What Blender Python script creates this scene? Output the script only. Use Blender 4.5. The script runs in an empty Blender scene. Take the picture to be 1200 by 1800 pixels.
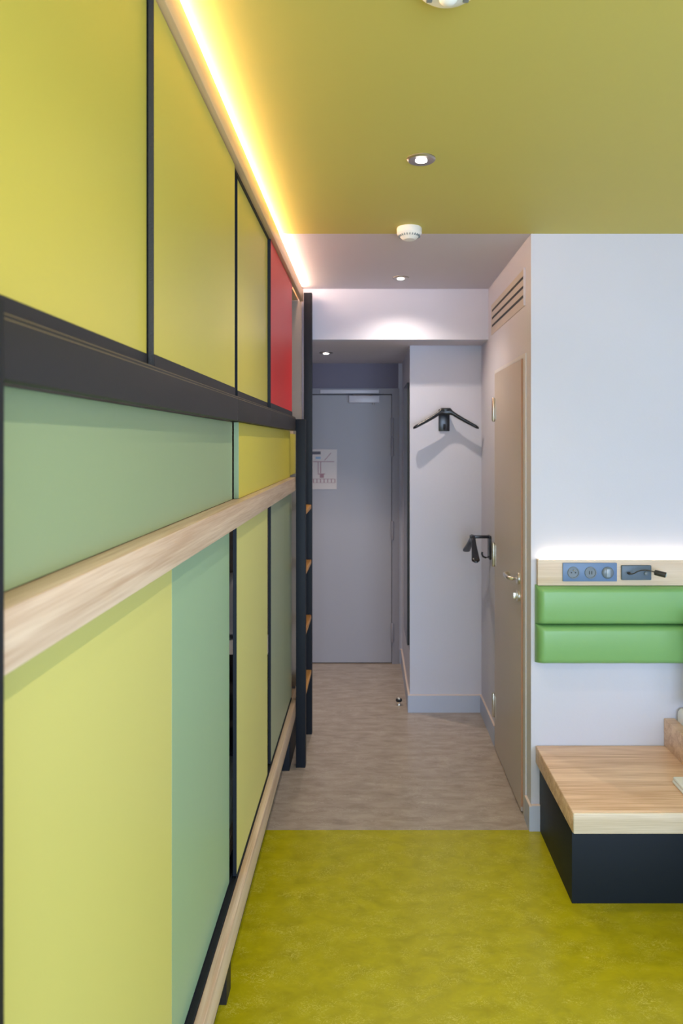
import bpy, bmesh, math, random
from mathutils import Vector, Matrix
random.seed(4)
S = bpy.context.scene
COL = S.collection
PI = math.pi

# ------------------------------------------------------------------ camera
CAMZ = 1.65
cd = bpy.data.cameras.new('camera'); cam = bpy.data.objects.new('camera', cd); COL.objects.link(cam)
cam.location = (0, 0, CAMZ); cam.rotation_euler = (PI/2, 0, 0)
cd.sensor_fit = 'VERTICAL'; cd.sensor_height = 36; cd.sensor_width = 24; cd.lens = 25
cd.shift_x = -48/1800; cd.shift_y = -120/1800
cd.clip_start = 0.02; cd.clip_end = 60
cd.dof.use_dof = True; cd.dof.focus_distance = 2.1; cd.dof.aperture_fstop = 4.5
S.camera = cam

# ------------------------------------------------------------------ exposure, world, window light, side fill
S.view_settings.view_transform = 'Standard'
try: S.view_settings.look = 'None'
except Exception: pass
S.view_settings.gamma = 1.0
S.view_settings.exposure = 0.44
S.view_settings.use_curve_mapping = False
w = bpy.data.worlds.new('world'); S.world = w; w.use_nodes = True
bg = w.node_tree.nodes['Background']
bg.inputs[0].default_value = (0.62, 0.78, 1.0, 1); bg.inputs[1].default_value = 1.5

def area_light(name, loc, rot, sx, sy, power, color, spread=PI):
    d = bpy.data.lights.new(name, 'AREA'); d.shape = 'RECTANGLE'; d.size = sx; d.size_y = sy
    d.energy = power; d.color = color; d.spread = spread
    o = bpy.data.objects.new(name, d); o.location = loc; o.rotation_euler = rot; COL.objects.link(o)
    return o
# daylight through the window in the wall behind the camera
area_light('daylight', (0.95, -1.93, 1.25), (PI/2, 0, 0), 2.7, 1.7, 100, (0.58, 0.735, 1.0))
# added fill from the right; the far right wall has no window
area_light('side_fill', (2.70, -0.1, 1.40), (PI/2, 0, PI/2), 2.0, 1.6, 20, (0.64, 0.75, 1.0))

DOWN_POWER = (20, 22.0, 34.0, 38)
LED_STRENGTH = 52.0
HEAD_LED_STRENGTH = 14.0

# ------------------------------------------------------------------ dimensions
Y1 = 3.0376      # plane of the right-hand wall and the ceiling / floor change
XR = 0.6926      # corridor right wall
HC = 2.547       # ceiling
YB = 4.12        # face of the dropped beam
ZB = 2.2535      # low lobby ceiling
YC = 4.375       # wall with the hanger
XC = 0.252       # lobby right wall
YD = 5.344       # entrance door wall
XL = -1.36       # left wall
YK = -2.0        # window wall
XE = 2.75        # far right wall

# ------------------------------------------------------------------ helpers
def new_bm(): return bmesh.new()

def add_box(bm, x0, x1, y0, y1, z0, z1, bev=0.0, seg=2):
    r = bmesh.ops.create_cube(bm, size=1.0)
    vs = r['verts']
    for v in vs:
        v.co = Vector(((x0+x1)/2 + v.co.x*(x1-x0), (y0+y1)/2 + v.co.y*(y1-y0), (z0+z1)/2 + v.co.z*(z1-z0)))
    if bev > 0:
        es = list({e for v in vs for e in v.link_edges})
        bmesh.ops.bevel(bm, geom=es, offset=bev, segments=seg, profile=0.5, affect='EDGES')
    return bm

def frame_from(d):
    d = d.normalized()
    up = Vector((0, 0, 1)) if abs(d.z) < 0.95 else Vector((1, 0, 0))
    a = d.cross(up).normalized(); b = a.cross(d).normalized()
    return a, b

def add_tube(bm, pts, rad, seg=16, cap=True):
    pts = [Vector(p) for p in pts]
    n = len(pts)
    rads = rad if isinstance(rad, (list, tuple)) else [rad]*n
    rings = []
    a0 = None
    for i, p in enumerate(pts):
        d = (pts[min(i+1, n-1)] - pts[max(i-1, 0)])
        if a0 is None:
            a, b = frame_from(d)
        else:
            dn = d.normalized(); a = (a0 - dn*a0.dot(dn)).normalized(); b = dn.cross(a)
        a0 = a
        rings.append([bm.verts.new(p + (a*math.cos(2*PI*k/seg) + b*math.sin(2*PI*k/seg))*rads[i]) for k in range(seg)])
    for i in range(n-1):
        for k in range(seg):
            bm.faces.new((rings[i][k], rings[i][(k+1) % seg], rings[i+1][(k+1) % seg], rings[i+1][k]))
    if cap:
        bm.faces.new(rings[0]); bm.faces.new(list(reversed(rings[-1])))
    return bm

def add_lathe(bm, prof, center, axis='Z', seg=40):
    """prof: list of (radius, height); revolved round the axis through center."""
    c = Vector(center); rings = []
    for r, h in prof:
        ring = []
        for k in range(seg):
            a = 2*PI*k/seg; u, v = r*math.cos(a), r*math.sin(a)
            p = {'Z': Vector((u, v, h)), 'Y': Vector((u, h, v)), 'X': Vector((h, u, v))}[axis]
            ring.append(bm.verts.new(c + p))
        rings.append(ring)
    for i in range(len(prof)-1):
        for k in range(seg):
            bm.faces.new((rings[i][k], rings[i][(k+1) % seg], rings[i+1][(k+1) % seg], rings[i+1][k]))
    for ring in (rings[0], rings[-1]):
        bm.faces.new(ring)
    return bm

def add_prism(bm, pts2, a0, a1, plane='XZ'):
    """polygon in a plane, extruded along the remaining axis from a0 to a1"""
    def P(p, t):
        if plane == 'XZ': return Vector((p[0], t, p[1]))
        if plane == 'YZ': return Vector((t, p[0], p[1]))
        return Vector((p[0], p[1], t))
    A = [bm.verts.new(P(p, a0)) for p in pts2]; B = [bm.verts.new(P(p, a1)) for p in pts2]
    n = len(pts2)
    for i in range(n):
        bm.faces.new((A[i], A[(i+1) % n], B[(i+1) % n], B[i]))
    bm.faces.new(A); bm.faces.new(list(reversed(B)))
    return bm

def world_loc(o):
    p = Vector((0, 0, 0))
    while o is not None:
        p += o.location; o = o.parent
    return p

def obj(name, bm, m, parent=None, smooth=None, M=None, label=None, kind=None):
    if M is not None: bm.transform(M)
    bmesh.ops.recalc_face_normals(bm, faces=bm.faces)
    lo = Vector((min(v.co[i] for v in bm.verts) for i in range(3)))
    hi = Vector((max(v.co[i] for v in bm.verts) for i in range(3)))
    c = (lo+hi)/2
    if parent is None: c.z = lo.z
    bm.transform(Matrix.Translation(-c))
    me = bpy.data.meshes.new(name); bm.to_mesh(me); bm.free()
    o = bpy.data.objects.new(name, me); COL.objects.link(o)
    me.materials.append(m)
    if smooth is not None:
        me.shade_smooth()
        if smooth < 180:
            try: me.set_sharp_from_angle(angle=math.radians(smooth))
            except Exception: pass
    if parent is not None:
        o.parent = parent; o.location = c - world_loc(parent)
    else: o.location = c
    if label: o['label'] = label
    if kind: o['kind'] = kind
    return o

def thing(name, label, cat, loc, group=None):
    o = bpy.data.objects.new(name, None); COL.objects.link(o); o.location = loc
    o.empty_display_size = 0.05
    o['label'] = label; o['category'] = cat
    if group: o['group'] = group
    return o

def tag(o, label, cat, group=None):
    o['label'] = label; o['category'] = cat
    if group: o['group'] = group
    return o

def struct(name, bm, m, smooth=None):
    return obj(name, bm, m, None, smooth, kind='structure')

def box(name, x0, x1, y0, y1, z0, z1, m, parent=None, bev=0.0, seg=2, label=None, smooth=40):
    return obj(name, add_box(new_bm(), x0, x1, y0, y1, z0, z1, bev, seg), m, parent, smooth if bev > 0 else None, label=label)

# ------------------------------------------------------------------ materials
def srgb(r, g, b):
    f = lambda c: (c/255/12.92) if c/255 <= 0.04045 else ((c/255+0.055)/1.055)**2.4
    return (f(r), f(g), f(b), 1)

def mat(name, col, rough=0.5, metal=0.0, spec=0.5, var=0.0, vscale=3.0, bump=0.0, bscale=60.0, coat=0.0, emis=None, estr=0.0):
    m = bpy.data.materials.new(name); m.use_nodes = True
    nt = m.node_tree; b = nt.nodes['Principled BSDF']
    b.inputs['Base Color'].default_value = col
    b.inputs['Roughness'].default_value = rough; b.inputs['Metallic'].default_value = metal
    b.inputs['Specular IOR Level'].default_value = spec
    b.inputs['Coat Weight'].default_value = coat
    tc = nt.nodes.new('ShaderNodeNewGeometry')
    if var > 0:
        n = nt.nodes.new('ShaderNodeTexNoise'); n.inputs['Scale'].default_value = vscale; n.inputs['Detail'].default_value = 4
        nt.links.new(tc.outputs['Position'], n.inputs['Vector'])
        r = nt.nodes.new('ShaderNodeValToRGB')
        r.color_ramp.elements[0].position = 0.3; r.color_ramp.elements[1].position = 0.7
        r.color_ramp.elements[0].color = tuple(c*(1-var) for c in col[:3]) + (1,)
        r.color_ramp.elements[1].color = tuple(min(1, c*(1+var)) for c in col[:3]) + (1,)
        nt.links.new(n.outputs['Fac'], r.inputs['Fac']); nt.links.new(r.outputs['Color'], b.inputs['Base Color'])
    if bump > 0:
        n2 = nt.nodes.new('ShaderNodeTexNoise'); n2.inputs['Scale'].default_value = bscale; n2.inputs['Detail'].default_value = 5
        nt.links.new(tc.outputs['Position'], n2.inputs['Vector'])
        bp = nt.nodes.new('ShaderNodeBump'); bp.inputs['Strength'].default_value = bump; bp.inputs['Distance'].default_value = 0.002
        nt.links.new(n2.outputs['Fac'], bp.inputs['Height']); nt.links.new(bp.outputs['Normal'], b.inputs['Normal'])
    if emis:
        b.inputs['Emission Color'].default_value = emis; b.inputs['Emission Strength'].default_value = estr
    return m

def wood(name, light, dark, axis='Y', rough=0.42, fine=1.0, contrast=1.0):
    m = bpy.data.materials.new(name); m.use_nodes = True
    nt = m.node_tree; N = nt.nodes.new; L = nt.links.new
    b = nt.nodes['Principled BSDF']; b.inputs['Roughness'].default_value = rough
    g = N('ShaderNodeNewGeometry')
    def mp(sl, sa):
        q = N('ShaderNodeMapping'); s = [sa, sa, sa]; s['XYZ'.index(axis)] = sl
        q.inputs['Scale'].default_value = s; L(g.outputs['Position'], q.inputs['Vector']); return q
    m1 = mp(1.3*fine, 26*fine); n1 = N('ShaderNodeTexNoise'); n1.inputs['Scale'].default_value = 1; n1.inputs['Detail'].default_value = 4
    n1.inputs['Distortion'].default_value = 0.8; L(m1.outputs[0], n1.inputs['Vector'])
    m2 = mp(6*fine, 260*fine); n2 = N('ShaderNodeTexNoise'); n2.inputs['Scale'].default_value = 1; n2.inputs['Detail'].default_value = 3
    L(m2.outputs[0], n2.inputs['Vector'])
    mx = N('ShaderNodeMath'); mx.operation = 'MULTIPLY_ADD'; mx.inputs[1].default_value = 0.4
    L(n2.outputs['Fac'], mx.inputs[0]); 
    sc = N('ShaderNodeMath'); sc.operation = 'MULTIPLY'; sc.inputs[1].default_value = 0.6
    L(n1.outputs['Fac'], sc.inputs[0]); L(sc.outputs[0], mx.inputs[2])
    r = N('ShaderNodeValToRGB'); h = 0.13/contrast
    r.color_ramp.elements[0].position = 0.5-h; r.color_ramp.elements[1].position = 0.5+h
    r.color_ramp.elements[0].color = dark; r.color_ramp.elements[1].color = light
    L(mx.outputs[0], r.inputs['Fac']); L(r.outputs['Color'], b.inputs['Base Color'])
    bp = N('ShaderNodeBump'); bp.inputs['Strength'].default_value = 0.12; bp.inputs['Distance'].default_value = 0.001
    L(n2.outputs['Fac'], bp.inputs['Height']); L(bp.outputs['Normal'], b.inputs['Normal'])
    return m

def marbled(name, c0, c1, c2, scale, stretch, rough):
    """linoleum: cloudy base, mottling and thin pale veins"""
    m = bpy.data.materials.new(name); m.use_nodes = True
    nt = m.node_tree; N = nt.nodes.new; L = nt.links.new
    b = nt.nodes['Principled BSDF']; b.inputs['Roughness'].default_value = rough
    g = N('ShaderNodeNewGeometry'); q = N('ShaderNodeMapping'); q.inputs['Scale'].default_value = stretch
    L(g.outputs['Position'], q.inputs['Vector'])
    n1 = N('ShaderNodeTexNoise'); n1.inputs['Scale'].default_value = scale; n1.inputs['Detail'].default_value = 8; n1.inputs['Roughness'].default_value = 0.62
    n1.inputs['Distortion'].default_value = 0.5; L(q.outputs[0], n1.inputs['Vector'])
    r = N('ShaderNodeValToRGB'); r.color_ramp.elements[0].position = 0.3; r.color_ramp.elements[1].position = 0.68
    r.color_ramp.elements[0].color = c0; r.color_ramp.elements[1].color = c1; L(n1.outputs['Fac'], r.inputs['Fac'])
    n2 = N('ShaderNodeTexNoise'); n2.inputs['Scale'].default_value = scale*2.6; n2.inputs['Detail'].default_value = 6; n2.inputs['Distortion'].default_value = 2.2
    L(q.outputs[0], n2.inputs['Vector'])
    s = N('ShaderNodeMath'); s.operation = 'SUBTRACT'; s.inputs[1].default_value = 0.5; L(n2.outputs['Fac'], s.inputs[0])
    a = N('ShaderNodeMath'); a.operation = 'ABSOLUTE'; L(s.outputs[0], a.inputs[0])
    r2 = N('ShaderNodeValToRGB'); r2.color_ramp.elements[0].position = 0.0; r2.color_ramp.elements[1].position = 0.030
    r2.color_ramp.elements[0].color = (1, 1, 1, 1); r2.color_ramp.elements[1].color = (0, 0, 0, 1); L(a.outputs[0], r2.inputs['Fac'])
    n3 = N('ShaderNodeTexNoise'); n3.inputs['Scale'].default_value = scale*0.8; n3.inputs['Detail'].default_value = 3; L(q.outputs[0], n3.inputs['Vector'])
    r3 = N('ShaderNodeValToRGB'); r3.color_ramp.elements[0].position = 0.42; r3.color_ramp.elements[1].position = 0.66; L(n3.outputs['Fac'], r3.inputs['Fac'])
    mu = N('ShaderNodeMath'); mu.operation = 'MULTIPLY'; L(r2.outputs['Color'], mu.inputs[0]); L(r3.outputs['Color'], mu.inputs[1])
    mx = N('ShaderNodeMix'); mx.data_type = 'RGBA'; L(mu.outputs[0], mx.inputs[0]); L(r.outputs['Color'], mx.inputs[6]); mx.inputs[7].default_value = c2
    L(mx.outputs[2], b.inputs['Base Color'])
    return m

M_wall = mat('wall_paint', srgb(203, 204, 218), 0.85, var=0.02, vscale=2.0, bump=0.15, bscale=90)
M_ceilw = mat('white_ceiling', srgb(206, 200, 210), 0.9)
M_ceilg = mat('olive_ceiling', srgb(200, 187, 96), 0.6, var=0.015, vscale=1.5)
M_skirt = mat('skirting_grey', srgb(184, 192, 212), 0.45)
M_skirt_edge = mat('skirting_edge', srgb(226, 208, 200), 0.5)
M_floor_g = marbled('green_linoleum', srgb(160, 152, 0), srgb(182, 174, 10), srgb(210, 203, 96), 13.0, (1, 1.5, 1), 0.30)
M_floor_b = marbled('taupe_vinyl', srgb(152, 138, 128), srgb(182, 168, 156), srgb(196, 184, 172), 8.0, (1, 3.0, 1), 0.26)
M_yel = mat('yellow_green_laminate', srgb(196, 183, 80), 0.38)
M_yel2 = mat('lime_laminate', srgb(202, 200, 118), 0.38)
M_yel3 = mat('mustard_laminate', srgb(200, 188, 62), 0.38)
M_grn = mat('sage_laminate', srgb(140, 160, 122), 0.36)
M_grn2 = mat('sage_dark_laminate', srgb(148, 180, 146), 0.36)
M_olv = mat('grey_green_laminate', srgb(146, 158, 130), 0.36)
M_red = mat('red_laminate', srgb(214, 34, 28), 0.42)
M_blk = mat('black_steel', srgb(38, 36, 39), 0.5, spec=0.35, bump=0.05, bscale=300)
M_blk2 = mat('anthracite_steel', srgb(24, 30, 39), 0.55, spec=0.25, bump=0.05, bscale=300)
M_brush = mat('knurled_strip', srgb(44, 44, 46), 0.5, bump=0.6, bscale=420)
M_wood = wood('oak_laminate', srgb(208, 188, 168), srgb(180, 153, 130), 'Y', contrast=1.15)
M_wood_edge = wood('oak_fascia', srgb(214, 184, 146), srgb(204, 172, 132), 'Y', contrast=0.7)
M_woodx = wood('oak_bench', srgb(238, 206, 180), srgb(204, 164, 132), 'X', contrast=1.35)
M_woodf = wood('oak_bench_edge', srgb(232, 218, 200), srgb(206, 190, 166), 'X', contrast=1.2)
M_wood_head = wood('pale_oak', srgb(224, 206, 186), srgb(204, 182, 158), 'X')
M_rung = wood('honey_oak', srgb(214, 160, 88), srgb(170, 112, 52), 'Y')
M_base = mat('navy_black_panel', srgb(20, 30, 42), 0.55, spec=0.3)
M_cush = mat('green_leatherette', srgb(122, 172, 106), 0.36, bump=0.12, bscale=350)
M_plate = mat('blue_grey_plate', srgb(98, 126, 168), 0.4)
M_dial = mat('grey_plastic', srgb(110, 122, 134), 0.3)
M_plate2 = mat('slate_plate', srgb(84, 102, 122), 0.4)
M_rock = mat('rocker_grey', srgb(142, 158, 176), 0.25)
M_dark = mat('dark_plastic', srgb(44, 42, 42), 0.35)
M_blackp = mat('black_plastic', srgb(28, 30, 38), 0.25)
M_white = mat('white_plastic', srgb(232, 232, 230), 0.35)
M_grey = mat('grey_slot', srgb(120, 128, 136), 0.5)
M_cloth = mat('white_cotton', srgb(232, 234, 240), 0.9, bump=0.3, bscale=200)
M_blanket = mat('charcoal_blanket', srgb(52, 50, 52), 0.95, bump=0.4, bscale=200)
M_chrome = mat('brushed_steel', srgb(226, 222, 214), 0.34, metal=1.0)
M_nick = mat('satin_nickel', srgb(178, 170, 166), 0.35, metal=1.0)
M_door = mat('entrance_door_paint', srgb(166, 164, 172), 0.5)
M_lintel = mat('lintel_panel_dark', srgb(118, 112, 130), 0.6)
M_endb = mat('bed_end_shade', srgb(158, 144, 132), 0.5)
M_glint = mat('led_glint', srgb(120, 102, 66), 0.4)  # golden LED reflection put into the colour
M_frame = mat('door_frame_paint', srgb(150, 148, 158), 0.5)
M_door2 = mat('bathroom_door_laminate', srgb(192, 182, 174), 0.42)
M_frame2 = mat('bathroom_frame', srgb(208, 208, 214), 0.5)
M_edge = mat('copper_edge_band', srgb(178, 134, 106), 0.5)
M_vent = mat('vent_paint', srgb(196, 186, 176), 0.5)
M_slot = mat('slot_black', srgb(30, 34, 36), 0.6)
M_silver = mat('silver_paint', srgb(214, 210, 220), 0.35)
M_paper = mat('paper', srgb(216, 206, 204), 0.8)
M_ink = mat('grey_ink', srgb(104, 100, 110), 0.8)
M_inkr = mat('mauve_ink', srgb(170, 130, 140), 0.8)
M_inkb = mat('pale_blue_ink', srgb(150, 176, 204), 0.8)
M_mirror = mat('mirror_glass', srgb(225, 228, 228), 0.03, metal=1.0)
M_rubber = mat('black_rubber', srgb(22, 24, 30), 0.6)
M_glassout = mat('window_frame_paint', srgb(220, 220, 220), 0.5)
M_led = mat('warm_led', (1, 1, 1, 1), 0.5, emis=(1.0, 0.70, 0.50, 1), estr=LED_STRENGTH)
M_led2 = mat('soft_white_led', (1, 1, 1, 1), 0.5, emis=(1.0, 0.80, 0.55, 1), estr=HEAD_LED_STRENGTH)
M_bulb = mat('lamp_lens', (1, 1, 1, 1), 0.3, emis=(1.0, 0.93, 0.84, 1), estr=25)
M_lens = mat('reading_lens', srgb(150, 190, 210), 0.2)

# ------------------------------------------------------------------ room shell
T = 0.12
struct('floor', add_box(new_bm(), XL-T, XE+T, YK-T, Y1, -0.1, 0), M_floor_g)
struct('floor_corridor', add_box(new_bm(), XL-T, XE+T, Y1, YD+T, -0.1, 0), M_floor_b)
struct('ceiling', add_box(new_bm(), XL-T, XE+T, YK-T, Y1, HC, HC+0.1), M_ceilg)
struct('ceiling_corridor', add_box(new_bm(), XL-T, XR+T, Y1, YB, HC, HC+0.1), M_ceilw)
# wall on the right facing the camera, corridor right wall with a door opening
DY0, DY1, DZ = 3.150, 3.860, 2.045
struct('wall_right', add_box(new_bm(), XR, XE+T, Y1, Y1+0.10, 0, HC), M_wall)
bm = new_bm()
add_box(bm, XR, XR+0.10, Y1+0.10, DY0, 0, HC)
add_box(bm, XR, XR+0.10, DY0, DY1, DZ, HC)
add_box(bm, XR, XR+0.10, DY1, YC+0.02, 0, HC)
struct('wall_corridor', bm, M_wall)
struct('wall_far_right', add_box(new_bm(), XE, XE+T, YK-T, Y1, 0, HC), M_wall)
struct('wall_left', add_box(new_bm(), XL-T, XL, YK-T, YD+T, 0, HC), M_wall)
# dropped beam + lobby ceiling
struct('trim_1', add_box(new_bm(), XL, XR, YB, YB+0.06, ZB, HC), M_wall)
struct('ceiling_lobby', add_box(new_bm(), XL, XR, YB+0.06, YD, ZB, ZB+0.08), M_ceilw)
struct('wall_hanger', add_box(new_bm(), XC, XR+0.1, YC, YD, 0, ZB), M_wall)
XLB = -0.86
struct('wall_lobby_left', add_box(new_bm(), XL, XLB, 4.20, YD, 0, ZB), M_wall)
struct('wall_partition', add_box(new_bm(), XL, -0.372, 4.10, 4.20, 0, ZB), M_wall)
bm = new_bm()
EX0, EX1, EZ = -0.742, 0.178, 2.02
add_box(bm, XL, EX0, YD, YD+T, 0, ZB); add_box(bm, EX1, XC+0.3, YD, YD+T, 0, ZB); struct('wall_entrance', bm, M_wall)
struct('trim_6', add_box(new_bm(), EX0, XC-0.03, YD-0.004, YD+T, EZ+0.046, ZB), M_lintel)  # panel above the entrance door, darker than the walls
# window wall behind the camera
bm = new_bm()
WX0, WX1, WZ0, WZ1 = -0.45, 2.35, 0.35, 2.15
add_box(bm, XL, WX0, YK-T, YK, 0, HC); add_box(bm, WX1, XE, YK-T, YK, 0, HC)
add_box(bm, WX0, WX1, YK-T, YK, 0, WZ0); add_box(bm, WX0, WX1, YK-T, YK, WZ1, HC)
struct('wall_back', bm, M_wall)
bm = new_bm()
for a, b_, c, d in ((WX0, WX0+0.05, WZ0, WZ1), (WX1-0.05, WX1, WZ0, WZ1), (WX0, WX1, WZ0, WZ0+0.05), (WX0, WX1, WZ1-0.05, WZ1), (0.93, 0.97, WZ0, WZ1)):
    add_box(bm, a, b_, YK-0.09, YK-0.03, c, d)
struct('window_1', bm, M_glassout)

# skirting boards (each with its pale top edge)
def skirting(name, x0, x1, y0, y1, h=0.104):
    o = struct(name, add_box(new_bm(), x0, x1, y0, y1, 0, h), M_skirt)
    e = obj('top_edge', add_box(new_bm(), x0, x1, y0, y1, h, h+0.004), M_skirt_edge, o)
    e['kind'] = 'structure'
skirting('baseboard_hanger', XC-0.012, XR, YC-0.012, YC)
skirting('baseboard_lobby', XC-0.012, XC, YC, YD)
skirting('baseboard_corridor', XR-0.010, XR, DY1+0.03, YC-0.012)
skirting('baseboard_corner', XR-0.010, XR, Y1-0.012, DY0-0.03)
skirting('baseboard_right', XR, 0.7285, Y1-0.012, Y1, 0.108)
skirting('baseboard_entrance', EX1+0.055, XC-0.012, YD-0.012, YD)

# ------------------------------------------------------------------ entrance door
d1 = obj('door_1', add_box(new_bm(), -0.737, 0.171, YD-0.002, YD+0.045, 0.006, 2.016, 0.002), M_door, kind='structure')
bm = new_bm()
add_box(bm, EX1-0.004, EX1+0.050, YD-0.016, YD+0.02, 0, EZ+0.045)
add_box(bm, EX0-0.050, EX0+0.004, YD-0.016, YD+0.02, 0, EZ+0.045)
add_box(bm, EX0+0.004, EX1-0.004, YD-0.016, YD+0.02, EZ+0.002, EZ+0.045)
struct('trim_2', bm, M_frame)
struct('light_block_1', add_box(new_bm(), EX0-0.03, EX1+0.03, YD+0.047, YD+0.06, 0, EZ+0.03), M_slot)  # unseen backing added to stop light leaking round the door leaf
for z in (1.705, 1.555, 0.93, 0.165):
    bm = new_bm(); add_lathe(bm, [(0.009, 0), (0.011, 0.004), (0.011, 0.136), (0.009, 0.14)], (0.176, YD-0.020, z), 'Z', 20)
    obj('hinge', bm, M_frame, d1, 40)
S1 = YD/1250
cl = thing('door_closer', 'silver overhead closer with a long slide rail at the top of the grey entrance door', 'door closer', (-0.05, YD-0.01, 1.97))
box('body', (613.5-648)*S1, (666.5-648)*S1, YD-0.052, YD-0.003, CAMZ+(780-708.5)*S1, CAMZ+(780-696)*S1, M_silver, cl, 0.004)
box('slide_rail', (563-648)*S1, (665.5-648)*S1, YD-0.042, YD-0.017, CAMZ+(780-692)*S1, CAMZ+(780-685.5)*S1, M_silver, cl, 0.003)
bm = new_bm(); add_tube(bm, [(0.03, YD-0.048, 2.01), (0.02, YD-0.055, 2.01), (-0.12, YD-0.034, 2.014)], 0.004, 8)
add_lathe(bm, [(0.008, 0), (0.008, 0.06)], (0.035, YD-0.03, 1.943), 'Z', 14)
obj('arm', bm, M_nick, cl, 40)
# evacuation plan
PX1, PX0 = (592-648)*S1, (592-648)*S1-0.21
PZ0, PZ1 = CAMZ-(860-780)*S1, CAMZ-(790-780)*S1
ev = thing('evacuation_plan', 'white printed floor plan sheet stuck on the entrance door', 'notice', (PX0+0.105, YD-0.004, PZ0))
bm = new_bm(); n = 8
for i in range(n+1):
    pass
add_prism(bm, [(PX0, PZ0), (PX1-0.002, PZ0), (PX1+0.001, PZ1), (PX0, PZ1+0.002)], YD-0.0055, YD-0.0035)
obj('sheet', bm, M_paper, ev)
def ink(rects, m, nm):
    bm = new_bm()
    for (x0, x1, z0, z1) in rects:
        add_box(bm, PX0+x0, PX0+x1, YD-0.0062, YD-0.0056, PZ0+z0, PZ0+z1)
    obj(nm, bm, m, ev)
ink([(0.01, 0.088, 0.262, 0.284)], M_ink, 'heading_bar')
ink([(0.03, 0.19, 0.205, 0.210), (0.066, 0.072, 0.12, 0.205), (0.085, 0.091, 0.12, 0.205), (0.066, 0.12, 0.112, 0.118), (0.082, 0.112, 0.086, 0.112)]
    + [(0.03+0.027*k, 0.036+0.027*k, 0.05, 0.078) for k in range(7)] + [(0.03, 0.195, 0.076, 0.079), (0.03, 0.195, 0.048, 0.050)], M_inkr, 'plan_lines')
ink([(0.05, 0.088, 0.228, 0.244)], M_inkb, 'key_box')
bm = new_bm(); add_prism(bm, [(0.115, 0.218), (0.119, 0.216), (0.168, 0.272), (0.164, 0.275)], 0, 0.0006)
obj('diagonal_line', bm, M_inkr, ev, M=Matrix.Translation((PX0, YD-0.0062, PZ0)))

# full length mirror on the lobby side wall
mr = thing('wall_mirror', 'tall frameless mirror with dark edge on the lobby side wall', 'mirror', (XC, 4.6, 0.40))
box('backing', XC-0.014, XC, 4.41, 4.84, 0.400, 2.030, M_slot, mr)
box('mirror_glass', XC-0.0143, XC-0.0141, 4.420, 4.836, 0.404, 2.026, M_mirror, mr)

# door stop on the floor
ds = thing('door_stop', 'small steel and black rubber door stop on the taupe floor', 'door stop', (0.19, 4.49, 0))
obj('steel_base', add_lathe(new_bm(), [(0.014, 0), (0.012, 0.003), (0.010, 0.018), (0.012, 0.022)], (0.19, 4.49, 0), 'Z', 24), M_chrome, ds, 50)
obj('rubber_ring', add_lathe(new_bm(), [(0.013, 0.022), (0.019, 0.025), (0.020, 0.032), (0.019, 0.038), (0.013, 0.041)], (0.19, 4.49, 0), 'Z', 28), M_rubber, ds, 60)
obj('cap', add_lathe(new_bm(), [(0.012, 0.041), (0.011, 0.047), (0.004, 0.050)], (0.19, 4.49, 0), 'Z', 24), M_chrome, ds, 60)

# ------------------------------------------------------------------ bathroom door (corridor right wall)
XF = XR-0.006
d2 = obj('door_2', add_box(new_bm(), XR-0.013, XR+0.03, 3.176, 3.842, 0.008, 2.028, 0.0015), M_door2, kind='structure')
e = obj('edge_band', add_box(new_bm(), XR-0.0135, XR+0.02, 3.1725, 3.176, 0.03, 2.028), M_edge, d2)
bm = new_bm()
add_box(bm, XF, XR+0.06, DY0-0.028, 3.168, 0, DZ+0.004)
add_box(bm, XF, XR+0.06, 3.846, DY1+0.028, 0, DZ+0.004)
add_box(bm, XF, XR+0.06, 3.168, 3.846, 2.032, DZ+0.004)
struct('trim_4', bm, M_frame2)
struct('light_block_2', add_box(new_bm(), XR+0.065, XR+0.085, DY0-0.01, DY1+0.01, 0, DZ+0.01), M_slot)  # added dark sheet behind the bathroom door, keeps outside light out
for z in (1.77, 0.985, 0.17):
    bm = new_bm(); add_lathe(bm, [(0.007, 0), (0.009, 0.004), (0.009, 0.126), (0.007, 0.13)], (XF-0.012, 3.852, z), 'Z', 20)
    h = obj('hinge', bm, M_chrome, d2, 40)
    obj('hinge_leaf', add_box(new_bm(), XF-0.008, XF-0.006, 3.80, 3.845, z+0.01, z+0.12), M_chrome, h)
HY, HZ = 3.222, 1.040
hd = obj('handle', add_tube(new_bm(), [(XR-0.013, HY, HZ), (XR-0.040, HY, HZ), (XR-0.052, HY+0.004, HZ), (XR-0.058, HY+0.015, HZ),
     (XR-0.059, HY+0.045, HZ), (XR-0.059, HY+0.090, HZ), (XR-0.055, HY+0.112, HZ), (XR-0.046, HY+0.124, HZ), (XR-0.030, HY+0.128, HZ)], 0.0095, 16), M_chrome, d2, 60)
obj('rose', add_lathe(new_bm(), [(0.026, 0), (0.026, -0.007), (0.023, -0.010), (0.012, -0.010)], (XR-0.013, HY, HZ), 'X', 32), M_chrome, hd, 40)
kr = obj('lock_rose', add_lathe(new_bm(), [(0.026, 0), (0.026, -0.007), (0.023, -0.010), (0.010, -0.010)], (XR-0.013, HY, HZ-0.078), 'X', 32), M_chrome, d2, 40)
obj('thumb_turn', add_box(new_bm(), XR-0.040, XR-0.022, HY-0.004, HY+0.004, HZ-0.092, HZ-0.064, 0.003), M_chrome, kr, 40)

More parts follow.
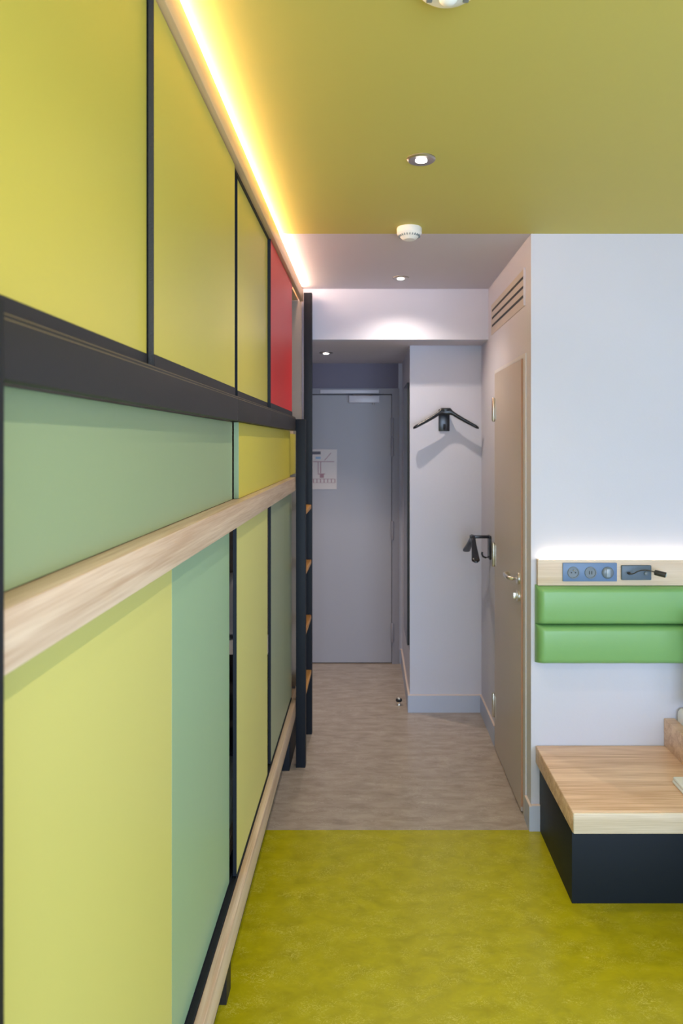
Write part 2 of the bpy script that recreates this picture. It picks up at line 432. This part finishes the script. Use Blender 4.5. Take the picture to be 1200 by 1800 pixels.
# ventilation grille
vt = thing('air_vent', 'beige metal air vent with three dark slots high on the corridor wall', 'air vent', (XR, 3.58, 2.262))
bm = new_bm()
VY0, VY1, VZ0, VZ1 = 3.150, 4.010, 2.262, 2.430
zs = [(2.302, 2.316), (2.3445, 2.3585), (2.387, 2.401)]
VX = XR-0.003
add_box(bm, VX, XR, VY0, VY0+0.018, VZ0, VZ1); add_box(bm, VX, XR, VY1-0.018, VY1, VZ0, VZ1)
zz = [VZ0] + [v for p in zs for v in p] + [VZ1]
for i in range(0, len(zz), 2):
    add_box(bm, VX, XR, VY0+0.018, VY1-0.018, zz[i], zz[i+1])
obj('grille_plate', bm, M_vent, vt)
box('duct_backing', XR-0.0012, XR-0.0002, VY0+0.019, VY1-0.019, VZ0+0.01, VZ1-0.01, M_slot, vt)
bm = new_bm(); add_box(bm, XR-0.009, XR, VY0-0.006, VY0, VZ0, VZ1)
obj('edge_flange', bm, M_silver, vt)

# ------------------------------------------------------------------ clothes hangers on wall brackets
def hanger(label, M, loc):
    """local frame: wall plane is y=0, hanger in front at -y, z=0 at hanger top"""
    t = thing('wall_coat_hanger', label, 'coat hanger', loc, None)
    # bracket: wall plate, top arm, little hook
    bm = new_bm(); add_box(bm, -0.034, 0.034, -0.012, 0, -0.135, 0.0, 0.004)
    obj('wall_plate', bm, M_blackp, t, 40, M)
    bm = new_bm(); add_box(bm, -0.016, 0.016, -0.118, -0.011, -0.016, 0.0, 0.003)
    obj('bracket_arm', bm, M_blackp, t, 40, M)
    bm = new_bm(); add_tube(bm, [(0, -0.010, -0.122), (0, -0.028, -0.127), (0, -0.043, -0.120), (0, -0.049, -0.106), (0, -0.047, -0.094)], 0.0055, 10)
    obj('hook', bm, M_blackp, t, 60, M)
    # hanger body: one blade with two drooping wings, wider at the ends
    bm = new_bm(); n = 28; rings = []
    for i in range(n+1):
        u = -1 + 2*i/n; a = abs(u)
        x = u*0.196
        z = -0.020 - 0.098*((a-0.16)/0.84)**0.88 if a > 0.16 else -0.018
        dep = 0.011 + 0.013*a**1.3          # half depth (front-back)
        th = 0.0155 - 0.005*a + (0.006 if a < 0.17 else 0)
        if i in (0, n): dep *= 0.45; th *= 0.6
        ring = []
        for k in range(14):
            q = 2*PI*k/14
            c, s = math.cos(q), math.sin(q)
            cx = math.copysign(abs(c)**0.7, c)*dep; sz = math.copysign(abs(s)**0.7, s)*th
            bow = -0.112 + 0.012*(1-a)
            ring.append(bm.verts.new((x, bow + cx, z + sz)))
        rings.append(ring)
    for i in range(n):
        for k in range(14):
            bm.faces.new((rings[i][k], rings[i][(k+1) % 14], rings[i+1][(k+1) % 14], rings[i+1][k]))
    bm.faces.new(rings[0]); bm.faces.new(rings[-1])
    obj('hanger_body', bm, M_blackp, t, 60, M)
    return t
hx = 0.462
hanger('black plastic coat hanger facing forward on the pale end wall', Matrix.Translation((hx, YC, 1.862)), (hx, YC, 1.862))
hy = 4.05
hanger('black coat hanger seen end-on beside the bathroom door', Matrix.Translation((XR, hy, 1.128)) @ Matrix.Rotation(-PI/2, 4, 'Z'), (XR, hy, 1.128))

# ------------------------------------------------------------------ ceiling fittings
def downlight(x, y, z, power, label, cone=130, size=0.045):
    t = thing('ceiling_spotlight', label, 'ceiling light', (x, y, z-0.006), 'recessed ceiling spotlights')
    obj('bezel', add_lathe(new_bm(), [(0.020, -0.006), (size-0.004, -0.007), (size, -0.003), (size, 0.0), (0.020, 0.0), (0.020, -0.006)][:-1], (x, y, z), 'Z', 48), M_nick, t, 40)
    obj('lamp_lens', add_lathe(new_bm(), [(0.0185, -0.0062), (0.0185, -0.0075), (0.014, -0.0095), (0.006, -0.0102)], (x, y, z), 'Z', 32), M_bulb, t, 60)
    d = bpy.data.lights.new('spotlight_glow', 'SPOT'); d.energy = power; d.color = (1.0, 0.84, 0.68)
    d.spot_size = math.radians(cone); d.spot_blend = 1.0; d.shadow_soft_size = 0.014
    l = bpy.data.objects.new('spotlight_glow', d); COL.objects.link(l); l.parent = t; l.location = (0, 0, -0.022)
    return t
downlight(0.165, 2.238, HC, DOWN_POWER[0], 'round nickel spotlight in the olive ceiling, in front of the smoke detector')
downlight(0.172, 3.84, HC, DOWN_POWER[1], 'round spotlight in the white corridor ceiling above the bathroom door', 138)
downlight(-0.283, 4.71, ZB, DOWN_POWER[2], 'small round spotlight in the low lobby ceiling before the entrance door', 84)
downlight(0.46, 0.90, HC, DOWN_POWER[3], 'round spotlight in the olive ceiling, out of frame above the camera', 140)

sd = thing('smoke_detector', 'white round smoke detector at the edge of the olive ceiling', 'smoke detector', (0.168, 2.955, HC-0.055))
obj('housing', add_lathe(new_bm(), [(0.050, 0), (0.052, -0.004), (0.052, -0.024), (0.049, -0.028), (0.036, -0.040), (0.030, -0.046), (0.024, -0.050), (0.006, -0.051)], (0.168, 2.955, HC), 'Z', 56), M_white, sd, 30)
bm = new_bm()
for k in range(24):
    a = 2*PI*k/24
    m4 = Matrix.Translation((0.168, 2.955, HC)) @ Matrix.Rotation(a, 4, 'Z')
    b2 = new_bm(); add_box(b2, 0.036, 0.0455, -0.0018, 0.0018, -0.0385, -0.031); b2.transform(m4)
    me = bpy.data.meshes.new('t'); b2.to_mesh(me); b2.free(); bm.from_mesh(me); bpy.data.meshes.remove(me)
obj('vents', bm, M_grey, sd)
ms = thing('motion_sensor', 'white dome presence sensor on the olive ceiling at the top edge', 'motion sensor', (0.155, 1.388, HC-0.03))
obj('housing', add_lathe(new_bm(), [(0.056, 0), (0.060, -0.004), (0.0585, -0.010), (0.048, -0.018), (0.034, -0.024), (0.020, -0.026)], (0.155, 1.388, HC), 'Z', 56), M_white, ms, 60)
obj('lens_dome', add_lathe(new_bm(), [(0.019, -0.024), (0.0175, -0.032), (0.012, -0.038), (0.004, -0.041)], (0.155, 1.388, HC), 'Z', 40), M_white, ms, 60)
for s in (-1, 1):
    box('sensor_window', 0.155+s*0.036-0.006, 0.155+s*0.036+0.006, 1.392, 1.406, HC-0.0265, HC-0.020, M_grey, ms, 0.002)

# ------------------------------------------------------------------ bunk bed along the left wall
BX = -0.372                 # front face of the rails
bed = thing('bunk_bed', 'long built-in bunk bed with yellow, green and red sliding screens and black frame', 'bunk bed', (-0.85, 2.2, 0))
BY0, BY1 = 0.20, 4.075
# fascia + light strip
bm = new_bm()
add_box(bm, -0.392, BX, BY0, BY1-0.03, 2.458, 2.525, 0.0012)
obj('top_rail', bm, M_wood_edge, bed, 40, label='pale oak top rail under the light strip')
box('light_strip', -0.3955, -0.3935, BY0, BY1-0.03, 2.520, 2.543, M_led, bed, label='glowing warm light strip')
box('top_board', XL+0.005, -0.404, BY0, BY1, 2.47, 2.488, M_wood_edge, bed)
box('top_track', -0.404, -0.3925, BY0, 3.66, 2.452, 2.470, M_blk, bed)
# middle beam (in two lengths, joined where the photo shows the seam)
box('cross_beam', -0.396, BX, 0.21, 2.024, 1.716, 1.783, M_blk, bed, 0.001)
box('cross_beam', -0.396, BX, 2.0255, 3.62, 1.716, 1.783, M_blk, bed, 0.001)
box('beam_glint', -0.380, BX+0.0003, 0.21, 3.60, 1.7775, 1.7785, M_glint, bed)  # thin strips drawn as the light strip's reflection along the beam
box('beam_glint', -0.394, BX-0.0005, 0.21, 3.60, 1.7831, 1.7840, M_glint, bed)
box('beam_cap', -0.43, BX-0.006, 0.21, 3.62, 1.7841, 1.787, M_blk, bed)
box('end_shade_board', XL+0.01, -0.385, 4.0765, 4.094, 0.26, 2.469, M_endb, bed, label='beige grey board added for the shaded bed end')  # added board, its darker tone stands in for shade inside the bunk
# guard rail with rounded edges, seated in front of the middle screens
box('guard_rail', -0.418, BX, 0.30, 3.622, 1.412, 1.480, M_wood, bed, 0.002, label='pale oak guard rail')
# lower rail + track
box('lower_rail', -0.396, BX, 0.30, 4.07, 0.258, 0.340, M_wood, bed, 0.002, label='pale oak lower rail')
bm = new_bm()
add_box(bm, -0.440, -0.3965, 0.30, 3.66, 0.318, 0.338)
add_box(bm, -0.4005, -0.3965, 0.30, 3.66, 0.338, 0.344)
add_box(bm, -0.417, -0.414, 0.30, 3.66, 0.338, 0.344)
obj('lower_track', bm, M_blk2, bed)
box('rail_lip', -0.394, BX-0.0005, 0.30, 4.07, 0.253, 0.258, M_blk2, bed)
# decks and back, ends
box('lower_deck', XL+0.01, -0.441, 0.30, 4.07, 0.30, 0.395, M_wood, bed)
box('upper_deck', XL+0.01, -0.432, 0.30, 4.07, 1.70, 1.78, M_wood, bed)
box('back_panel', XL+0.001, XL+0.009, 0.30, 4.07, 0.26, 2.46, M_blk, bed)
box('end_panel', XL+0.01, -0.43, 0.18, 0.20, 0.26, 2.46, M_blk, bed)
# posts / feet
box('frame_post', -0.43, -0.3685, 0.64, 0.7195, 0.344, 1.795, M_blk2, bed, 0.001)
box('divider_post', -0.50, -0.445, 2.03, 2.09, 0.395, 1.70, M_blk, bed)
box('foot', -0.47, -0.418, 2.09, 2.155, 0, 0.255, M_blk, bed, 0.001)
box('foot', -0.47, -0.418, 0.45, 0.515, 0, 0.255, M_blk, bed, 0.001)
box('end_foot', -1.25, -0.400, 3.585, 4.02, 0, 0.20, M_blk2, bed, 0.001)
box('end_rail', -1.25, -0.402, 3.60, 4.06, 0.20, 0.252, M_wood, bed)

def yat(px, X): return -X*1250/(648-px)
def panel(x, th, y0, y1, z0, z1, m, left_prof=None, bottom=None, label=None, lp_mat=None, edge=None):
    p = obj('sliding_screen', add_box(new_bm(), x-th, x, y0, y1, z0, z1, 0.0008, 1), m, bed, 40, label=label)
    if left_prof:
        obj('edge_profile', add_box(new_bm(), x-th-0.0004, x+0.0006, y0-0.003, y0, z0-(bottom or 0)-0.001, z1), lp_mat or M_blk2, p)
    if bottom:
        obj('bottom_profile', add_box(new_bm(), x-th, x+0.0015, y0, y1, z0-bottom, z0-0.0002), M_blk, p)
    return p
UZ0, UZ1 = 1.811, 2.455
XA, XB_ = -0.3865, -0.398     # front / rear upper tracks
p = panel(XB_, 0.008, 0.21, yat(257.5, XB_), UZ0, UZ1, M_yel, None, 0.0225, 'large yellow-green upper screen nearest the camera')
obj('gap_shade', add_box(new_bm(), XB_-0.008, XB_, yat(257.5, XB_), yat(261, XB_), UZ0-0.0225, UZ1), M_slot, p)  # dark strip standing in for shade in the gap between screens
panel(XA, 0.0085, yat(270, XA), yat(412.5, XA), UZ0, UZ1, M_yel, 1, 0.0225, 'yellow-green upper screen, second along', M_brush)
panel(XB_, 0.008, yat(417, XB_), yat(470, XB_), UZ0, UZ1, M_yel, 1, 0.0225, 'narrow yellow-green upper screen, third along')
panel(XA, 0.012, yat(475.5, XA), yat(513, XA), UZ0, UZ1, M_red, 1, 0.0225, 'red upper screen')
# middle row
XM, XM2 = -0.400, -0.415
panel(XM2, 0.010, 0.35, yat(408, XM2), 1.481, 1.716, M_grn, None, None, 'wide sage green middle screen')
my0 = yat(419.5, XM)
p = panel(XM, 0.0148, my0, 3.618, 1.481, 1.716, M_yel3, None, None, 'mustard yellow middle screen')
obj('edge_band', add_box(new_bm(), XM-0.0148, XM-0.0001, my0-0.0015, my0, 1.481, 1.716), M_grn, p)
panel(-0.4185, 0.006, 3.50, 4.07, 1.481, 1.704, M_yel3, None, None, 'narrow mustard screen behind the ladder post')
# lower row
LZ0, LZ1 = 0.345, 1.412
panel(XM2, 0.012, 0.35, yat(302, XM2), LZ0, LZ1+0.06, M_yel2, None, None, 'tall lime yellow lower screen')
panel(XM2, 0.012, yat(302, XM2)+0.0005, yat(403, XM2), LZ0, LZ1+0.06, M_grn2, None, None, 'tall sage green lower screen')
panel(XM, 0.010, yat(415.5, XM), yat(470, XM), LZ0, LZ1, M_yel2, 1, None, 'lime yellow lower screen in the middle of the row')
panel(XM, 0.010, yat(475.8, XM), yat(512.5, XM), LZ0, LZ1, M_olv, 1, None, 'grey-green lower screen by the ladder')

# mattresses and bedding inside
def soft_box(name, x0, x1, y0, y1, z0, z1, m, bev, label, cat, parent=None, rough=0.004, group=None):
    bm = new_bm(); add_box(bm, x0, x1, y0, y1, z0, z1, bev, 4)
    bmesh.ops.triangulate(bm, faces=bm.faces)
    bmesh.ops.subdivide_edges(bm, edges=[e for e in bm.edges if e.calc_length() > 0.12], cuts=4, use_grid_fill=True)
    for v in bm.verts:
        if v.co.z > z0+0.02: v.co.z += rough*math.sin(v.co.x*21+v.co.y*9)*math.cos(v.co.y*17)
    o = obj(name, bm, m, parent, 60)
    if label: tag(o, label, cat, group)
    return o
soft_box('mattress', XL+0.03, -0.445, 0.40, 4.05, 0.395, 0.57, M_cloth, 0.03, 'white mattress of the lower bunk, seen behind the ladder', 'mattress', rough=0.0)
soft_box('mattress', XL+0.03, -0.445, 0.40, 4.05, 1.78, 1.90, M_cloth, 0.03, 'white mattress of the upper bunk behind the screens', 'mattress', rough=0.0)
soft_box('blanket', XL+0.04, -0.46, 2.45, 3.55, 0.5702, 0.60, M_blanket, 0.012, 'dark grey blanket across the lower bunk mattress', 'blanket', rough=0.001)

def puffy(w_, h_, d_, n=20, pw=4.0):
    """pillow shape centred at origin, w along x, h along z, thickness d along y"""
    bm = new_bm(); F = {}; 
    for side in (1, -1):
        for i in range(n+1):
            for j in range(n+1):
                u = -1+2*i/n; v = -1+2*j/n
                if side == -1 and (i in (0, n) or j in (0, n)):
                    F[side, i, j] = F[1, i, j]; continue
                t = ((1-abs(u)**pw)*(1-abs(v)**pw))**0.5
                x = u*w_/2*(1-0.05*(1-abs(v)**2)*abs(u)**4); z = v*h_/2*(1-0.05*(1-abs(u)**2)*abs(v)**4)
                F[side, i, j] = bm.verts.new((x, side*t*d_/2, z))
    for side in (1, -1):
        for i in range(n):
            for j in range(n):
                bm.faces.new((F[side, i, j], F[side, i+1, j], F[side, i+1, j+1], F[side, i, j+1]))
    return bm
o = obj('pillow', puffy(0.58, 0.36, 0.16), M_cloth, None, 180, Matrix.Translation((-0.90, 3.98, 0.755)) @ Matrix.Rotation(-0.12, 4, 'X'))
tag(o, 'white pillow propped at the far end of the lower bunk', 'pillow')

# ------------------------------------------------------------------ ladder
ld = thing('bed_ladder', 'black steel ladder with four honey oak rungs at the end of the bunk bed', 'ladder', (-0.348, 3.85, 0))
bm = new_bm(); add_box(bm, -0.371, -0.323, 3.62, 3.668, 0, 1.775, 0.0012)
p = obj('post', bm, M_blk2, ld, 40)
obj('bracket', add_box(new_bm(), -0.3915, -0.3712, 3.622, 3.66, 1.716, 1.776), M_blk2, p)
bm = new_bm(); add_box(bm, -0.369, -0.323, 4.036, 4.076, 0, 2.508, 0.0012)
obj('post', bm, M_blk2, ld, 40)
for z in (1.305, 0.993, 0.680, 0.368):
    obj('rung', add_box(new_bm(), -0.366, -0.326, 3.669, 4.0355, z-0.024, z, 0.003), M_rung, ld, 40)

# ------------------------------------------------------------------ headboard on the right wall
FY = Y1-0.030
hb = thing('headboard', 'pale oak headboard with two long padded green cushions on the pale wall', 'headboard', (1.5, Y1, 0.72))
HX0, HX1 = 0.7146, 2.35
box('wood_panel', HX0, HX1, FY, Y1-0.001, 1.050, 1.1585, M_wood_head, hb, 0.0015)
box('light_strip', HX0+0.01, HX1-0.01, Y1-0.024, Y1-0.014, 1.1586, 1.1625, M_led2, hb, label='warm white light strip')
def cushion(z0, z1, x0, x1):
    nx, nz = 90, 20; bm = new_bm(); G = []
    for i in range(nx+1):
        row = []
        t = i/nx; 
        # denser towards the ends
        x = x0 + (x1-x0)*(0.5-0.5*math.cos(PI*t))
        ex = min(x-x0, x1-x)/0.035
        for j in range(nz+1):
            v = 0.5-0.5*math.cos(PI*j/nz); z = z0+(z1-z0)*v
            ez = min(z-z0, z1-z)/0.022
            f = (1-(1-min(1, ex))**2.6)**0.55 if ex < 1 else 1
            g = (1-(1-min(1, ez))**2.6)**0.55 if ez < 1 else 1
            puck = 0.0012*math.sin(x*43+z*7)*math.exp(-ez*1.3)
            row.append(bm.verts.new((x, Y1-0.012-0.046*f*g - 0.006*math.sin(PI*v) + puck, z)))
        G.append(row)
    for i in range(nx):
        for j in range(nz):
            bm.faces.new((G[i][j], G[i+1][j], G[i+1][j+1], G[i][j+1]))
    B = [[bm.verts.new((x0 if a == 0 else x1, Y1-0.001, z0 if b == 0 else z1)) for b in (0, 1)] for a in (0, 1)]
    bm.faces.new([G[i][0] for i in range(nx+1)] + [B[1][0], B[0][0]])
    bm.faces.new([G[i][nz] for i in range(nx, -1, -1)] + [B[0][1], B[1][1]])
    bm.faces.new([G[0][j] for j in range(nz, -1, -1)] + [B[0][0], B[0][1]])
    bm.faces.new([G[nx][j] for j in range(nz+1)] + [B[1][1], B[1][0]])
    bm.faces.new((B[0][0], B[1][0], B[1][1], B[0][1]))
    return bm
obj('cushion', cushion(0.8865, 1.0495, 0.7085, HX1), M_cush, hb, 60)
obj('cushion', cushion(0.7205, 0.8855, 0.7085, HX1), M_cush, hb, 60)

sF = FY/1250
def hxp(px): return (px-648)*sF
def hzp(py): return CAMZ-(py-780)*sF
# three-gang power outlet
so = thing('power_outlet', 'blue-grey three-gang outlet plate with round sockets on the oak headboard', 'power outlet', (hxp(1036), FY, hzp(1021)))
box('faceplate', hxp(988), hxp(1083), FY-0.008, FY-0.0002, hzp(1021.5), hzp(989), M_plate, so, 0.002)
for i, px in enumerate((1006.5, 1036.5, 1066.5)):
    c = (hxp(px), FY-0.008, hzp(1006))
    if i < 2:
        q = obj('socket', add_lathe(new_bm(), [(0.0250, 0), (0.0250, -0.004), (0.0235, -0.0055), (0.0205, -0.0055), (0.0195, -0.0012), (0.004, -0.0010)], c, 'Y', 40), M_dial, so, 35)
        bm = new_bm()
        if i == 0:
            for dx in (-0.0085, 0.0085): add_lathe(bm, [(0.0028, -0.0022), (0.0028, 0.003)], (c[0]+dx, c[1], c[2]), 'Y', 12)
            obj('pin_holes', bm, M_slot, q)
            obj('earth_pin', add_lathe(new_bm(), [(0.0025, -0.0005), (0.0025, -0.010), (0.001, -0.012)], (c[0], c[1], c[2]+0.010), 'Y', 12), M_chrome, q, 60)
        else:
            for dx in (-0.005, 0.005): add_box(bm, c[0]+dx-0.0014, c[0]+dx+0.0014, c[1]-0.0024, c[1]+0.002, c[2]-0.007, c[2]+0.007)
            obj('charging_ports', bm, M_slot, q)
    else:
        q = obj('rocker_switch', add_lathe(new_bm(), [(0.0250, 0), (0.0250, -0.004), (0.0235, -0.007), (0.018, -0.010), (0.004, -0.011)], c, 'Y', 40), M_dial, so, 50)
        obj('rocker_face', add_box(new_bm(), c[0]-0.009, c[0]+0.009, c[1]-0.0135, c[1]-0.008, c[2]-0.018, c[2]+0.018, 0.003), M_rock, q, 40)
# reading lamp
rl = thing('reading_lamp', 'small black gooseneck reading lamp on a slate plate beside the power outlet', 'reading lamp', (hxp(1116), FY, hzp(1019)))
box('wall_plate', hxp(1090.5), hxp(1143), FY-0.012, FY-0.0002, hzp(1019), hzp(993), M_plate2, rl, 0.004, 3)
a0 = (hxp(1102.5), FY-0.012, hzp(1006.5))
obj('arm_socket', add_lathe(new_bm(), [(0.0058, 0), (0.0058, -0.012), (0.004, -0.015)], a0, 'Y', 20), M_dark, rl, 50)
def sp(px, py, dy): 
    s = (FY-dy)/1250; return ((px-648)*s, FY-dy, CAMZ-(py-780)*s)
obj('gooseneck', add_tube(new_bm(), [sp(1102.5, 1007, 0.024), sp(1105, 1008.3, 0.034), sp(1109, 1009.2, 0.04), sp(1114, 1008, 0.044), sp(1120, 1004.5, 0.05), sp(1127, 1002.4, 0.056), sp(1134, 1002.2, 0.062), sp(1141, 1003.2, 0.068), sp(1151, 1005.5, 0.075)], 0.0026, 12), M_dark, rl, 60)
hA, hB = Vector(sp(1150, 1006, 0.073)), Vector(sp(1170, 1011, 0.098))
obj('lamp_head', add_tube(new_bm(), [hA, hA.lerp(hB, 0.04), hA.lerp(hB, 0.96), hB], [0.009, 0.0115, 0.0115, 0.0108], 24), M_dark, rl, 40)
obj('lens', add_tube(new_bm(), [hA.lerp(hB, 0.985), hA.lerp(hB, 1.03)], [0.0096, 0.0090], 24), M_lens, rl, 40)
obj('switch_button', add_lathe(new_bm(), [(0.0085, 0), (0.0085, -0.007), (0.006, -0.009)], (hxp(1133), FY-0.012, hzp(1007)), 'Y', 24), M_dial, rl, 50)

# ------------------------------------------------------------------ bedside platform and bed on the right
pf = thing('bedside_platform', 'low oak-topped bedside platform with a black base against the right wall', 'platform', (1.6, 2.75, 0))
tz0, tz1 = 0.289, 0.3625
bm = new_bm(); add_box(bm, 0.7115, 2.60, 2.4855, Y1-0.002, tz0, tz1, 0.004, 3)
obj('top', bm, M_woodx, pf, 40)
bm = new_bm()
add_box(bm, 0.7125, 2.60, 2.4765, 2.486, tz0+0.0005, tz1-0.0005, 0.0045, 3)
obj('front_edging', bm, M_woodf, pf, 40, label='paler oak front edge strip')
box('base', 0.7285, 2.58, 2.552, Y1-0.002, 0.0, tz0, M_base, pf, 0.001)

rb = thing('bed', 'oak bed frame standing on the platform at the right edge', 'bed', (1.85, 2.2, 0))
box('side_rail', 1.259, 1.305, 1.05, Y1-0.002, tz1+0.0003, 0.4785, M_woodx, rb, 0.002)
box('side_rail', 2.21, 2.256, 1.05, Y1-0.002, tz1+0.0003, 0.4785, M_woodx, rb, 0.002)
box('foot_rail', 1.305, 2.21, 1.05, 1.096, tz1+0.0003, 0.4785, M_woodx, rb, 0.002)
box('slat_base', 1.3055, 2.2095, 1.097, Y1-0.003, tz1+0.0003, 0.39, M_woodx, rb)
box('plinth', 1.32, 2.19, 1.15, 2.47, 0, tz1, M_base, rb)
soft_box('mattress', 1.308, 2.207, 1.10, Y1-0.004, 0.3905, 0.53, M_cloth, 0.025, 'white mattress in the oak bed frame at the right edge', 'mattress', rough=0.001)
soft_box('duvet', 1.31, 2.20, 1.13, 2.52, 0.531, 0.585, M_cloth, 0.024, 'white duvet spread over the bed at the right edge', 'duvet', rough=0.003)
o = obj('pillow', puffy(0.62, 0.40, 0.15), M_cloth, None, 180, Matrix.Translation((1.612, 2.86, 0.760)) @ Matrix.Rotation(0.13, 4, 'X'))
tag(o, 'white pillow leaning on the wall at the right edge', 'pillow')
bm = new_bm()
add_box(bm, 1.150, 1.25, 2.55, 2.70, tz1+0.0005, tz1+0.013, 0.006, 4)
add_box(bm, 1.152, 1.248, 2.552, 2.698, tz1+0.0125, tz1+0.026, 0.006, 4)
o = obj('folded_towel', bm, M_cloth, None, 60); tag(o, 'small folded white towel on the oak platform at the right edge', 'towel')
